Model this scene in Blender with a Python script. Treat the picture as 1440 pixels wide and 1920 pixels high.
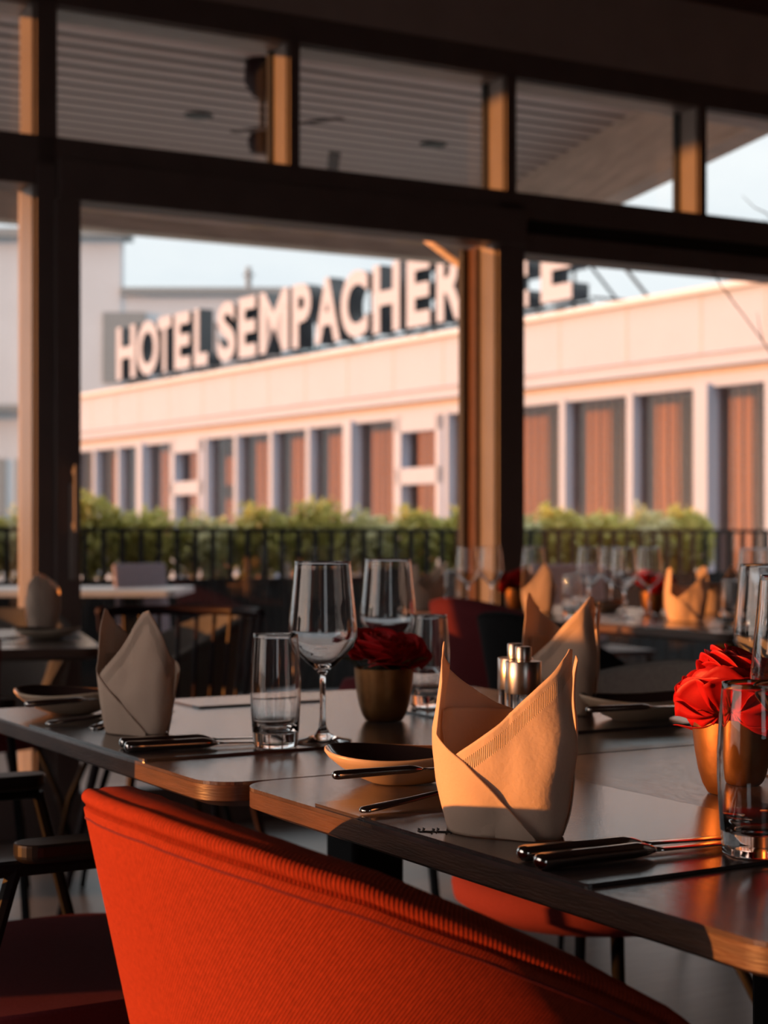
import bpy, bmesh, math, random
from mathutils import Vector, Matrix, noise
random.seed(7)
PI = math.pi
SC = bpy.context.scene
COL = SC.collection
for o in list(bpy.data.objects):
    bpy.data.objects.remove(o)

# ------------------------------------------------------------------ camera
FPX = 3100.0            # focal length in pixels of the 1440x1920 frame
HORIZON = 1008.0
CAMZ = 1.0
cam = bpy.data.cameras.new('camera')
cam.sensor_fit = 'VERTICAL'
cam.sensor_height = 36.0
cam.lens = FPX / 1920 * 36.0
cam.shift_y = (HORIZON - 960) / 1920
cam.clip_start = 0.05
cam.clip_end = 1000
cam.dof.use_dof = True
cam.dof.focus_distance = 1.50
cam.dof.aperture_fstop = 7.6
camo = bpy.data.objects.new('camera', cam)
COL.objects.link(camo)
camo.location = (0, 0, CAMZ)
camo.rotation_euler = (PI / 2, 0, 0)
SC.camera = camo

# ------------------------------------------------------------------ light
SUN_TO = Vector((-0.974, -0.207, 0.088)).normalized()     # towards the sun, low evening sun
sun = bpy.data.lights.new('sun', 'SUN')
sun.energy = 7.2
sun.color = (1.0, 0.34, 0.07)
sun.angle = math.radians(0.6)
suno = bpy.data.objects.new('sun', sun)
COL.objects.link(suno)
suno.rotation_euler = SUN_TO.to_track_quat('Z', 'Y').to_euler()
suno.location = (-20, -12, 10)

W = bpy.data.worlds.new('world')
SC.world = W
W.use_nodes = True
wn, wl = W.node_tree.nodes, W.node_tree.links
wn.clear()
w_out = wn.new('ShaderNodeOutputWorld')
w_bg = wn.new('ShaderNodeBackground')
w_tc = wn.new('ShaderNodeTexCoord')
w_map = wn.new('ShaderNodeMapping'); w_map.inputs['Scale'].default_value = (1.0, 1.0, 3.2)
w_no = wn.new('ShaderNodeTexNoise'); w_no.inputs['Scale'].default_value = 5.0; w_no.inputs['Detail'].default_value = 5
w_r = wn.new('ShaderNodeValToRGB')
w_r.color_ramp.elements[0].position = 0.40; w_r.color_ramp.elements[0].color = (0.86, 0.90, 0.94, 1)
w_r.color_ramp.elements[1].position = 0.62; w_r.color_ramp.elements[1].color = (0.98, 0.99, 1.0, 1)
wl.new(w_tc.outputs['Generated'], w_map.inputs[0]); wl.new(w_map.outputs[0], w_no.inputs['Vector'])
wl.new(w_no.outputs[0], w_r.inputs[0]); wl.new(w_r.outputs[0], w_bg.inputs[0]); wl.new(w_bg.outputs[0], w_out.inputs[0])
# brighter overhead, and a warm evening glow around the low sun
w_sp = wn.new('ShaderNodeSeparateXYZ'); wl.new(w_tc.outputs['Generated'], w_sp.inputs[0])
w_z = wn.new('ShaderNodeMapRange'); w_z.inputs['From Min'].default_value = 0.30; w_z.inputs['From Max'].default_value = 1.0
w_z.inputs['To Min'].default_value = 1.2; w_z.inputs['To Max'].default_value = 2.4
wl.new(w_sp.outputs['Z'], w_z.inputs['Value']); wl.new(w_z.outputs[0], w_bg.inputs[1])
w_d = wn.new('ShaderNodeVectorMath'); w_d.operation = 'DOT_PRODUCT'; w_d.inputs[1].default_value = SUN_TO
wl.new(w_tc.outputs['Generated'], w_d.inputs[0])
w_g = wn.new('ShaderNodeMapRange'); w_g.inputs['From Min'].default_value = 0.80; w_g.inputs['From Max'].default_value = 1.0
w_g.inputs['To Min'].default_value = 0.0; w_g.inputs['To Max'].default_value = 1.4; w_g.interpolation_type = 'SMOOTHSTEP'
wl.new(w_d.outputs['Value'], w_g.inputs['Value'])
w_b2 = wn.new('ShaderNodeBackground'); w_b2.inputs[0].default_value = (1.0, 0.62, 0.40, 1); wl.new(w_g.outputs[0], w_b2.inputs[1])
w_add = wn.new('ShaderNodeAddShader'); wl.new(w_bg.outputs[0], w_add.inputs[0]); wl.new(w_b2.outputs[0], w_add.inputs[1])
wl.new(w_add.outputs[0], w_out.inputs[0])

SC.view_settings.view_transform = 'Standard'
SC.view_settings.look = 'None'
SC.view_settings.exposure = 0.0
SC.view_settings.gamma = 1.0
SC.view_settings.use_curve_mapping = False

# ------------------------------------------------------------------ materials
def mat(name, col, rough=0.6, metal=0.0, var=0.12, vscale=20.0, bump=0.0, bscale=60.0, coat=0.0, spec=0.5, stretch=None, col2=None, transl=0.0):
    m = bpy.data.materials.new(name); m.use_nodes = True
    n, l = m.node_tree.nodes, m.node_tree.links
    b = n['Principled BSDF']
    b.inputs['Roughness'].default_value = rough
    b.inputs['Metallic'].default_value = metal
    b.inputs['Specular IOR Level'].default_value = spec
    b.inputs['Coat Weight'].default_value = coat
    tc = n.new('ShaderNodeTexCoord'); mp = n.new('ShaderNodeMapping')
    if stretch: mp.inputs['Scale'].default_value = stretch
    l.new(tc.outputs['Object'], mp.inputs[0])
    no = n.new('ShaderNodeTexNoise'); no.inputs['Scale'].default_value = vscale; no.inputs['Detail'].default_value = 5
    l.new(mp.outputs[0], no.inputs['Vector'])
    r = n.new('ShaderNodeValToRGB')
    r.color_ramp.elements[0].position = 0.3; r.color_ramp.elements[1].position = 0.7
    c2 = col2 if col2 else tuple(c * (1 - var) for c in col)
    c1 = col if col2 else tuple(min(1, c * (1 + var)) for c in col)
    r.color_ramp.elements[0].color = (*c2, 1); r.color_ramp.elements[1].color = (*c1, 1)
    l.new(no.outputs[0], r.inputs[0]); l.new(r.outputs[0], b.inputs['Base Color'])
    if bump > 0:
        n2 = n.new('ShaderNodeTexNoise'); n2.inputs['Scale'].default_value = bscale; n2.inputs['Detail'].default_value = 4
        l.new(mp.outputs[0], n2.inputs['Vector'])
        bp = n.new('ShaderNodeBump'); bp.inputs['Strength'].default_value = bump; bp.inputs['Distance'].default_value = 0.002
        l.new(n2.outputs[0], bp.inputs['Height']); l.new(bp.outputs[0], b.inputs['Normal'])
    if transl > 0:
        tr = n.new('ShaderNodeBsdfTranslucent'); mx = n.new('ShaderNodeMixShader')
        mx.inputs[0].default_value = transl
        l.new(r.outputs[0], tr.inputs[0]); l.new(b.outputs[0], mx.inputs[1]); l.new(tr.outputs[0], mx.inputs[2])
        l.new(mx.outputs[0], n['Material Output'].inputs[0])
    return m

def stripes(m, axis, period, depth=0.0015, strength=0.6, uv=False, rot=0.0, dark=None):
    """fine ribs in the bump (and optionally dark grooves) of an existing material"""
    n, l = m.node_tree.nodes, m.node_tree.links
    b = n['Principled BSDF']
    tc = n.new('ShaderNodeTexCoord'); mp = n.new('ShaderNodeMapping')
    mp.inputs['Rotation'].default_value = (0, 0, rot)
    l.new(tc.outputs['UV' if uv else 'Object'], mp.inputs[0])
    w = n.new('ShaderNodeTexWave'); w.wave_type = 'BANDS'; w.bands_direction = axis
    w.inputs['Scale'].default_value = 2 * PI / period / 20.0
    w.inputs['Distortion'].default_value = 0.4
    w.inputs['Detail'].default_value = 1.0
    l.new(mp.outputs[0], w.inputs['Vector'])
    bp = n.new('ShaderNodeBump'); bp.inputs['Strength'].default_value = strength; bp.inputs['Distance'].default_value = depth
    l.new(w.outputs['Fac'], bp.inputs['Height'])
    if b.inputs['Normal'].is_linked:
        l.new(b.inputs['Normal'].links[0].from_socket, bp.inputs['Normal'])
    l.new(bp.outputs[0], b.inputs['Normal'])
    if dark is not None:
        src = b.inputs['Base Color'].links[0].from_socket
        mx = n.new('ShaderNodeMix'); mx.data_type = 'RGBA'
        r = n.new('ShaderNodeValToRGB')
        r.color_ramp.elements[0].position = dark; r.color_ramp.elements[0].color = (1, 1, 1, 1)
        r.color_ramp.elements[1].position = dark + 0.12; r.color_ramp.elements[1].color = (0, 0, 0, 1)
        l.new(w.outputs['Fac'], r.inputs[0]); l.new(r.outputs[0], mx.inputs['Factor'])
        l.new(src, mx.inputs['A']); mx.inputs['B'].default_value = (0.015, 0.01, 0.008, 1)
        l.new(mx.outputs['Result'], b.inputs['Base Color'])
    return m

def pane_mat(name, tint=(0.93, 0.95, 0.95), refl=1.0):
    m = bpy.data.materials.new(name); m.use_nodes = True
    n, l = m.node_tree.nodes, m.node_tree.links; n.clear()
    out = n.new('ShaderNodeOutputMaterial'); t = n.new('ShaderNodeBsdfTransparent'); g = n.new('ShaderNodeBsdfGlossy')
    t.inputs[0].default_value = (*tint, 1); g.inputs['Roughness'].default_value = 0.02
    g.inputs[0].default_value = (refl, refl, refl, 1)
    f = n.new('ShaderNodeLayerWeight'); f.inputs[0].default_value = 0.5
    pw = n.new('ShaderNodeMath'); pw.operation = 'POWER'; pw.inputs[1].default_value = 5.0
    ml = n.new('ShaderNodeMath'); ml.operation = 'MULTIPLY_ADD'; ml.inputs[1].default_value = 0.96; ml.inputs[2].default_value = 0.04
    l.new(f.outputs['Facing'], pw.inputs[0]); l.new(pw.outputs[0], ml.inputs[0])
    mx = n.new('ShaderNodeMixShader')
    l.new(ml.outputs[0], mx.inputs[0]); l.new(t.outputs[0], mx.inputs[1]); l.new(g.outputs[0], mx.inputs[2])
    l.new(mx.outputs[0], out.inputs[0])
    return m

def glass_mat():
    m = bpy.data.materials.new('drinking_glass'); m.use_nodes = True
    b = m.node_tree.nodes['Principled BSDF']
    b.inputs['Transmission Weight'].default_value = 1.0
    b.inputs['Roughness'].default_value = 0.0
    b.inputs['IOR'].default_value = 1.5
    b.inputs['Base Color'].default_value = (1, 1, 1, 1)
    return m

def napkin_mat():
    m = mat('napkin_cloth', (0.74, 0.57, 0.45), 0.9, var=0.02, vscale=30, bump=0.25, bscale=260, transl=0.22)
    n, l = m.node_tree.nodes, m.node_tree.links
    b = n['Principled BSDF']
    uvn = n.new('ShaderNodeUVMap'); sp = n.new('ShaderNodeSeparateXYZ'); l.new(uvn.outputs[0], sp.inputs[0])
    # embossed band parallel to the free edge: v is the distance from that edge
    mr = n.new('ShaderNodeMapRange'); mr.interpolation_type = 'SMOOTHSTEP'
    def mth(op, a, bb):
        q = n.new('ShaderNodeMath'); q.operation = op
        for i, s in enumerate((a, bb)):
            if isinstance(s, (int, float)): q.inputs[i].default_value = s
            else: l.new(s, q.inputs[i])
        return q.outputs[0]
    g1 = mth('GREATER_THAN', sp.outputs['Y'], 0.007); g2 = mth('LESS_THAN', sp.outputs['Y'], 0.0165)
    band = mth('MULTIPLY', g1, g2)
    ribs = mth('SINE', mth('MULTIPLY', sp.outputs['X'], 2 * PI / 0.0020), 0.0)
    h = mth('MULTIPLY', band, mth('MULTIPLY', ribs, 0.5))
    h = mth('ADD', h, mth('MULTIPLY', band, -0.6))
    bp = n.new('ShaderNodeBump'); bp.inputs['Strength'].default_value = 0.8; bp.inputs['Distance'].default_value = 0.0010
    l.new(h, bp.inputs['Height'])
    l.new(b.inputs['Normal'].links[0].from_socket, bp.inputs['Normal'])
    l.new(bp.outputs[0], b.inputs['Normal'])
    return m

M = {}
M['glass'] = glass_mat()
M['pane'] = pane_mat('window_pane')
M['pane_dark'] = pane_mat('facade_pane', (0.80, 0.80, 0.80), 1.0)
M['napkin'] = napkin_mat()
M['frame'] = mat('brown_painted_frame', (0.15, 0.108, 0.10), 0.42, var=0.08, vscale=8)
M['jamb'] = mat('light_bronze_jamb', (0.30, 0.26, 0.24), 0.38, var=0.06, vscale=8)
M['bronze'] = mat('brown_bronze_seal', (0.13, 0.055, 0.030), 0.45)
M['gasket'] = mat('black_gasket', (0.006, 0.006, 0.006), 0.6)
M['plaster'] = mat('brown_plaster', (0.42, 0.32, 0.29), 0.9, var=0.06, vscale=5, bump=0.1)
M['ceiling'] = mat('dark_ceiling', (0.07, 0.028, 0.022), 0.8, var=0.1, vscale=3)
M['wallin'] = mat('interior_wall', (0.16, 0.125, 0.11), 0.85, var=0.08, vscale=4)
M['floor'] = mat('grey_wood_floor', (0.16, 0.155, 0.155), 0.33, var=0.25, vscale=6, stretch=(1, 12, 1), bump=0.15, bscale=20)
M['table'] = mat('dark_oak_top', (0.085, 0.060, 0.056), 0.17, var=0.4, vscale=9, stretch=(14, 1.2, 1), bump=0.2, bscale=40, spec=1.0)
M['tedge'] = mat('dark_oak_edge', (0.075, 0.034, 0.020), 0.45, var=0.3, vscale=14, stretch=(1, 1, 10), bump=0.25, bscale=60)
M['mat'] = mat('dark_placemat', (0.055, 0.043, 0.043), 0.19, var=0.12, vscale=60, bump=0.08, bscale=300, spec=1.0)
M['black'] = mat('black_metal', (0.008, 0.008, 0.009), 0.5, var=0.1, spec=0.10)
M['blackwood'] = mat('black_wood', (0.010, 0.008, 0.008), 0.4, spec=0.3, var=0.2, stretch=(1, 8, 1))
M['steel'] = mat('polished_cutlery_steel', (0.62, 0.60, 0.58), 0.13, 1.0, var=0.02)
M['brushed'] = mat('brushed_steel', (0.50, 0.47, 0.44), 0.28, 1.0, var=0.10, vscale=60, stretch=(1, 1, 0.05))
M['brass'] = mat('aged_brass_pot', (0.42, 0.20, 0.075), 0.42, 0.85, var=0.22, vscale=40, bump=0.12, bscale=90, col2=(0.26, 0.12, 0.045))
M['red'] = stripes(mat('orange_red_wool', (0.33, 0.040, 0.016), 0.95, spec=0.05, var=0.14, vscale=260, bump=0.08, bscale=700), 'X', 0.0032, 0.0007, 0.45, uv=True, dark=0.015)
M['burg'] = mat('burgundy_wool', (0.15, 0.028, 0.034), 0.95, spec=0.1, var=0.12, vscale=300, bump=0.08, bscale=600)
M['grey'] = mat('grey_felt', (0.17, 0.16, 0.15), 0.95, spec=0.1, var=0.15, vscale=200, bump=0.2, bscale=500)
M['dark'] = mat('charcoal_felt', (0.012, 0.012, 0.013), 0.9, spec=0.1, var=0.15, vscale=200)
M['plum'] = mat('plum_lacquer', (0.020, 0.009, 0.012), 0.5, var=0.1, spec=0.2)
M['rose'] = mat('rose_petal', (0.72, 0.012, 0.016), 0.55, var=0.15, vscale=45, bump=0.15, bscale=120, col2=(0.50, 0.004, 0.010), transl=0.25)
M['leaf'] = mat('pot_leaf', (0.10, 0.11, 0.03), 0.5, var=0.3, vscale=60, transl=0.2)
M['moss'] = mat('pot_moss', (0.03, 0.035, 0.015), 0.9, var=0.4, vscale=200, bump=0.8, bscale=200)
M['glaze'] = mat('brown_glaze', (0.055, 0.030, 0.026), 0.12, var=0.15, vscale=12, coat=0.4)
M['cream'] = mat('cream_stoneware', (0.56, 0.42, 0.30), 0.35, var=0.08, vscale=30)
M['ivory'] = mat('ivory_card', (0.25, 0.22, 0.22), 0.5)
M['salt'] = mat('salt_grains', (0.45, 0.36, 0.30), 0.8, var=0.4, vscale=700, bump=0.6, bscale=900)
M['soffit'] = stripes(mat('brown_slatted_soffit', (0.62, 0.50, 0.47), 0.6, var=0.07, vscale=3, stretch=(1, 12, 1)), 'Y', 0.155, 0.012, 1.0, dark=0.10)
M['beam'] = mat('weathered_timber_beam', (0.56, 0.45, 0.38), 0.7, var=0.18, vscale=3, stretch=(1, 1, 9), bump=0.2, bscale=25)
M['facade'] = mat('white_render', (0.42, 0.48, 0.60), 0.65, var=0.02, vscale=2)
M['coping'] = mat('pale_roof_flashing', (0.66, 0.72, 0.80), 0.5, var=0.02)
M['joint'] = mat('grey_panel_joint', (0.50, 0.44, 0.42), 0.8)
M['greywall'] = mat('blue_grey_render', (0.50, 0.53, 0.57), 0.8, var=0.03, vscale=1)
M['greywin'] = mat('grey_shutter', (0.22, 0.24, 0.25), 0.7)
M['wood'] = stripes(mat('orange_timber_slats', (0.66, 0.29, 0.11), 0.6, var=0.18, vscale=1.2, stretch=(6, 6, 0.3)), 'X', 0.16, 0.02, 1.0, dark=0.08)
M['woodin'] = mat('brown_room_back', (0.30, 0.17, 0.10), 0.8, var=0.2)
M['letterw'] = mat('white_sign_face', (0.45, 0.50, 0.61), 0.5, var=0.01)
M['letterd'] = mat('black_sign_return', (0.016, 0.018, 0.022), 0.4)
M['terrace'] = mat('grey_terrace_slabs', (0.30, 0.31, 0.33), 0.55, var=0.08, vscale=3)
M['ground'] = mat('street_ground', (0.28, 0.28, 0.27), 0.9, var=0.15, vscale=0.7)
M['hedge'] = mat('variegated_leaf', (0.80, 0.72, 0.28), 0.5, var=0.2, vscale=9, col2=(0.36, 0.38, 0.08), transl=0.3)
M['hedge2'] = mat('pale_leaf', (0.88, 0.84, 0.60), 0.45, var=0.2, vscale=9, col2=(0.44, 0.44, 0.14), transl=0.3)
M['twig'] = mat('dark_twig', (0.05, 0.035, 0.03), 0.8)
M['planter'] = mat('black_planter', (0.010, 0.011, 0.012), 0.6, var=0.2)
M['railing'] = mat('charcoal_railing', (0.012, 0.012, 0.012), 0.6, spec=0.2)
M['whitetop'] = mat('white_terrace_top', (0.50, 0.53, 0.57), 0.45, var=0.05)
M['lilac'] = mat('lilac_webbing', (0.30, 0.26, 0.31), 0.8, var=0.15, vscale=60)
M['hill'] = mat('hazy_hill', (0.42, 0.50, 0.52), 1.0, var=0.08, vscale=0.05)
M['lamp'] = mat('dark_downlight', (0.03, 0.03, 0.03), 0.4)

# ------------------------------------------------------------------ mesh helpers
class MB:
    def __init__(s): s.v = []; s.f = []; s.uv = {}; s.mi = []
    def add(s, vs, fs, mi=0):
        o = len(s.v); s.v += [tuple(p) for p in vs]; s.f += [tuple(i + o for i in f) for f in fs]; s.mi += [mi] * len(fs); return s
    def box(s, a, b, M4=None, mi=0):
        x0, y0, z0 = a; x1, y1, z1 = b
        vs = [Vector(p) for p in ((x0,y0,z0),(x1,y0,z0),(x1,y1,z0),(x0,y1,z0),(x0,y0,z1),(x1,y0,z1),(x1,y1,z1),(x0,y1,z1))]
        if M4: vs = [M4 @ p for p in vs]
        return s.add(vs, [(3,2,1,0),(4,5,6,7),(0,1,5,4),(1,2,6,5),(2,3,7,6),(3,0,4,7)], mi)
    def tube(s, pts, r, n=10, cap=True, mi=0):
        pts = [Vector(p) for p in pts]; rr = r if isinstance(r, (list, tuple)) else [r] * len(pts)
        vs = []; up = Vector((0, 0, 1)); prev = None
        for i, p in enumerate(pts):
            d = (pts[min(i + 1, len(pts) - 1)] - pts[max(i - 1, 0)]).normalized()
            if prev is None:
                a = d.cross(up)
                if a.length < 0.1: a = d.cross(Vector((1, 0, 0)))
                a.normalize()
            else:
                a = (prev - d * prev.dot(d)).normalized()
            prev = a; b = d.cross(a)
            for k in range(n):
                t = 2 * PI * k / n; vs.append(p + (a * math.cos(t) + b * math.sin(t)) * rr[i])
        fs = []
        for i in range(len(pts) - 1):
            for k in range(n):
                fs.append((i*n+k, (i+1)*n+k, (i+1)*n+(k+1)%n, i*n+(k+1)%n))
        if cap: fs.append(tuple(range(n))); fs.append(tuple(range((len(pts)-1)*n, len(pts)*n))[::-1])
        return s.add(vs, fs, mi)
    def lathe(s, prof, n=40, mi=0, c=(0, 0)):
        vs = []; fs = []; m = len(prof)
        for k in range(n):
            t = 2 * PI * k / n
            for r, z in prof: vs.append((c[0] + r * math.cos(t), c[1] + r * math.sin(t), z))
        for k in range(n):
            for i in range(m - 1):
                a, b = k*m+i, ((k+1)%n)*m+i
                fs.append((a, b, b+1, a+1))
        return s.add(vs, fs, mi)
    def build(s, name, material, parent=None, smooth=False, weld=False, bevel=0, sub=0, solid=0, angle=None):
        me = bpy.data.meshes.new(name); me.from_pydata(s.v, [], s.f)
        ms = material if isinstance(material, (list, tuple)) else [material]
        for m_ in ms: me.materials.append(m_)
        for p, mi in zip(me.polygons, s.mi): p.material_index = mi
        if s.uv:
            ul = me.uv_layers.new(name='UVMap')
            for lp in me.loops: ul.data[lp.index].uv = s.uv.get(lp.vertex_index, (0, 0))
        bm = bmesh.new(); bm.from_mesh(me)
        if weld: bmesh.ops.remove_doubles(bm, verts=bm.verts, dist=1e-5)
        bmesh.ops.recalc_face_normals(bm, faces=bm.faces); bm.to_mesh(me); bm.free()
        if smooth: me.polygons.foreach_set('use_smooth', [True] * len(me.polygons))
        if angle: me.set_sharp_from_angle(angle=math.radians(angle))
        o = bpy.data.objects.new(name, me); COL.objects.link(o)
        if parent: o.parent = parent
        if solid: q = o.modifiers.new('s', 'SOLIDIFY'); q.thickness = solid; q.offset = 0
        if bevel: q = o.modifiers.new('b', 'BEVEL'); q.width = bevel; q.segments = 2; q.limit_method = 'ANGLE'
        if sub: q = o.modifiers.new('u', 'SUBSURF'); q.levels = sub; q.render_levels = sub
        return o

def tag(o, label, cat, group=None, kind=None):
    o['label'] = label; o['category'] = cat
    if group: o['group'] = group
    if kind: o['kind'] = kind
    return o
def thing(name, label, cat, loc=(0, 0, 0), rz=0, group=None):
    o = bpy.data.objects.new(name, None); COL.objects.link(o)
    o.empty_display_size = 0.05
    o.location = loc; o.rotation_euler = (0, 0, rz)
    return tag(o, label, cat, group)
def struct(o): o['kind'] = 'structure'; return o
def dup(root, loc, rz, label, group=None, scale=None):
    def rec(src, par):
        c = src.copy(); COL.objects.link(c)
        if par: c.parent = par
        for ch in list(src.children): rec(ch, c)
        return c
    r = rec(root, None)
    r.location = loc; r.rotation_euler = (0, 0, rz)
    if scale: r.scale = scale
    r['label'] = label
    if group: r['group'] = group
    elif 'group' in r: del r['group']
    return r

# ------------------------------------------------------------------ frames of reference
# window wall: origin O, T runs along the wall to the right, N points into the room
WO = Vector((-1.0115, 5.55)); WT = Vector((0.879, 0.477)); WN = Vector((0.477, -0.879))
WM = Matrix(((WT.x, -WN.x, 0, WO.x), (WT.y, -WN.y, 0, WO.y), (0, 0, 1, 0), (0, 0, 0, 1)))   # local x = T, local y = outward
def wt(px):
    k = (px - 720) / FPX
    return (k * WO.y - WO.x) / (WT.x - k * WT.y)
# dining tables: corner where the two tables meet, U across the table, V along the row
TC = Vector((-0.154, 1.698)); TU = Vector((0.8643, 0.5030)); TV = Vector((-0.5030, 0.8643))
TROT = math.atan2(TU.y, TU.x)
TZ = 0.748
def tp(u, v, z=TZ):
    p = TC + TU * u + TV * v; return Vector((p.x, p.y, z))
def on(px, py, z):
    d = (CAMZ - z) * FPX / (py - HORIZON); return Vector(((px - 720) / FPX * d, d, z))

# ------------------------------------------------------------------ the room
def wbox(name, t0, t1, y0, y1, h0, h1, m, parent=None, bevel=0.0):
    o = MB().box((t0, y0, h0), (t1, y1, h1)).build(name, m, parent, bevel=bevel)
    if parent is None: o.matrix_world = WM
    return o
TL, TR, NB = -3.2, 7.0, 8.6           # room extent: left wall, right wall, depth behind the window wall
fl = struct(wbox('floor', TL - 0.15, TR + 0.15, -NB - 0.15, 0.10, -0.12, 0.0, M['floor']))
ce = struct(wbox('ceiling', TL - 0.15, TR + 0.15, -NB - 0.15, 0.18, 3.20, 3.35, M['ceiling']))
struct(wbox('wall_front', TL, TR, 0.0, 0.18, 2.875, 3.20, M['plaster']))
struct(wbox('wall_right', TR, TR + 0.15, -NB, 0.18, 0, 3.2, M['wallin']))
wb_ = MB()
wb_.box((TL - 0.15, -NB - 0.15, 0), (TR + 0.15, -NB, 0.75)).box((TL - 0.15, -NB - 0.15, 2.7), (TR + 0.15, -NB, 3.2))
for t_, w_ in ((TL - 0.15, 0.5), (-1.75, 8.9)): wb_.box((t_, -NB - 0.15, 0.75), (t_ + w_, -NB, 2.7))
o = wb_.build('wall_back', M['wallin']); o.matrix_world = WM; struct(o)
# left wall: unseen, its openings placed to steer the evening sun
wl_ = MB()
LH = 2.25
wl_.box((TL - 0.15, -NB, LH), (TL, 0.18, 3.2))
wl_.box((TL - 0.15, -NB, 0), (TL, -4.35, LH))
wl_.box((TL - 0.15, -4.35, 0), (TL, 0.18, 0.05))
wl_.box((TL - 0.15, -2.02, 0.05), (TL, -0.30, LH))
wl_.box((TL - 0.15, 0.0, 0.05), (TL, 0.18, LH))
o = wl_.build('wall_left', M['wallin']); o.matrix_world = WM; struct(o)

# window wall -------------------------------------------------------
tPl, tPr = wt(68), wt(108)            # structural post left of the door
tDl, tDr = wt(150), wt(935)           # door glass opening as seen inside
tSr = wt(984)
D0 = 0.0
n_trim = [0]
def trim(t0, t1, y0, y1, h0, h1, m='frame', bevel=0.004):
    n_trim[0] += 1
    o = wbox('trim_%d' % n_trim[0], t0, t1, y0, y1, h0, h1, M[m], bevel=bevel); return struct(o)
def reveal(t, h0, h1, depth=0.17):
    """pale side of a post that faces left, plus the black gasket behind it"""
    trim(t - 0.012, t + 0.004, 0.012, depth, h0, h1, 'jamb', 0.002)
HT0, HT1 = 2.335, 2.775               # transom glass bottom and top
trim(TL, TR, 0.0, 0.17, HT1, 2.875)                       # head rail
trim(TL, TR, 0.030, 0.165, HT1 - 0.006, HT1 + 0.002, 'jamb', 0.001)    # pale soffit of the head rail
trim(TL, TR, 0.0, 0.17, 2.235, HT0)                        # rail under the transoms
trim(tPr, tSr, -0.02, 0.10, 2.128, 2.262)                 # door head
# main posts full height
trim(tPl, tPr, 0.0, 0.17, 0.0, 2.875)
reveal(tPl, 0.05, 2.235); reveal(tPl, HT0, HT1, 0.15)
trim(tPr - 0.01, tDl, -0.012, 0.07, 0.12, 2.13)           # door leaf stile, left
# right side of the door opening
trim(tDr, tSr, 0.0, 0.17, 0.0, 2.30)
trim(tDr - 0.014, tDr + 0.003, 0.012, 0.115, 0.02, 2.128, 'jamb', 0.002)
trim(tDr - 0.032, tDr - 0.004, 0.115, 0.19, 0.02, 2.128, 'bronze', 0.002)
trim(tDr - 0.060, tDr - 0.030, 0.17, 0.20, 0.02, 2.128, 'gasket', 0.002)
# transom mullions
tmul = [(wt(543), wt(563)), (wt(950), wt(969)), (wt(1312), wt(1326)), (wt(1660), wt(1680))]
for a, b in tmul:
    trim(a, b, 0.0, 0.16, HT0 - 0.02, HT1 + 0.02)
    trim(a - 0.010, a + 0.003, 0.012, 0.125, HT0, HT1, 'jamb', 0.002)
    trim(a - 0.022, a - 0.010, 0.115, 0.15, HT0, HT1, 'gasket', 0.001)
# black blind box over the right hand window
trim(tSr, TR, 0.02, 0.16, 2.175, 2.245, 'gasket')
trim(tSr, TR, 0.0, 0.15, 2.10, 2.18, 'frame')
trim(TL, tPl, 0.0, 0.15, 2.17, 2.245, 'frame')
# bottom rails
trim(TL, tPl, 0.0, 0.15, 0.0, 0.14); trim(tPr, tDr, 0.0, 0.10, 0.0, 0.14); trim(tSr, TR, 0.0, 0.15, 0.0, 0.14)
# far right posts and far left posts out of frame
trim(wt(1660), wt(1690), 0.0, 0.17, 0, 2.875); trim(TL, TL + 0.08, 0, 0.17, 0, 2.875)
trim(TR - 0.08, TR, 0, 0.17, 0, 2.875)
# panes
def pane(n, t0, t1, h0, h1, y=0.14):
    o = wbox('window_%d' % n, t0, t1, y, y + 0.006, h0, h1, M['pane']); return struct(o)
pane(1, TL + 0.08, tPl, 0.14, 2.17); pane(2, tSr, wt(1660), 0.14, 2.10)
ed = [TL + 0.08, tPl, tPr] + [x for ab in tmul for x in ab]
pane(3, ed[0], ed[1], HT0, HT1)
pane(4, ed[2], ed[3], HT0, HT1); pane(5, ed[4], ed[5], HT0, HT1); pane(6, ed[6], ed[7], HT0, HT1)
pane(7, ed[8], ed[9], HT0, HT1)
door = struct(wbox('door_1', tDl, tDr - 0.03, 0.155, 0.161, 0.14, 2.13, M['pane']))
# door handle on the stile
th = wt(134)
h = MB().box((th - 0.012, -0.028, 0.86), (th + 0.012, -0.012, 1.18)).box((th - 0.008, -0.062, 1.02), (th + 0.008, -0.046, 1.242)).box((th - 0.008, -0.05, 1.03), (th + 0.008, -0.02, 1.05)).box((th - 0.008, -0.05, 1.21), (th + 0.008, -0.02, 1.23))
ho = h.build('door_handle', M['jamb'], door, bevel=0.002)
ho['label'] = 'tall bar handle'

# ------------------------------------------------------------------ terrace canopy outside
can = thing('terrace_canopy', 'slatted brown soffit canopy with timber edge beams over the terrace', 'canopy')
can.matrix_world = WM
def out_pt(px, d):                       # plan point in wall coordinates
    p = Vector(((px - 720) / FPX * d, d)) - WO
    return (p.dot(WT), -p.dot(WN))
ca = out_pt(1440, 7.25); cb = out_pt(985, 10.15)
yF = 4.05
dirb = Vector((cb[0] - ca[0], cb[1] - ca[1])); kk = (yF - ca[1]) / dirb.y
cF = (ca[0] + dirb.x * kk, yF); c0 = (ca[0] - dirb.x * (ca[1] - 0.18) / dirb.y, 0.18)
mb = MB(); zs = 3.22
mb.add([(-4, .18, zs), (c0[0], .18, zs), (cF[0], yF, zs), (-4, yF, zs), (-4, .18, zs + .18), (c0[0], .18, zs + .18), (cF[0], yF, zs + .18), (-4, yF, zs + .18)],
       [(3,2,1,0),(4,5,6,7),(0,1,5,4),(1,2,6,5),(2,3,7,6),(3,0,4,7)])
mb.build('soffit', M['soffit'], can)
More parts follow.
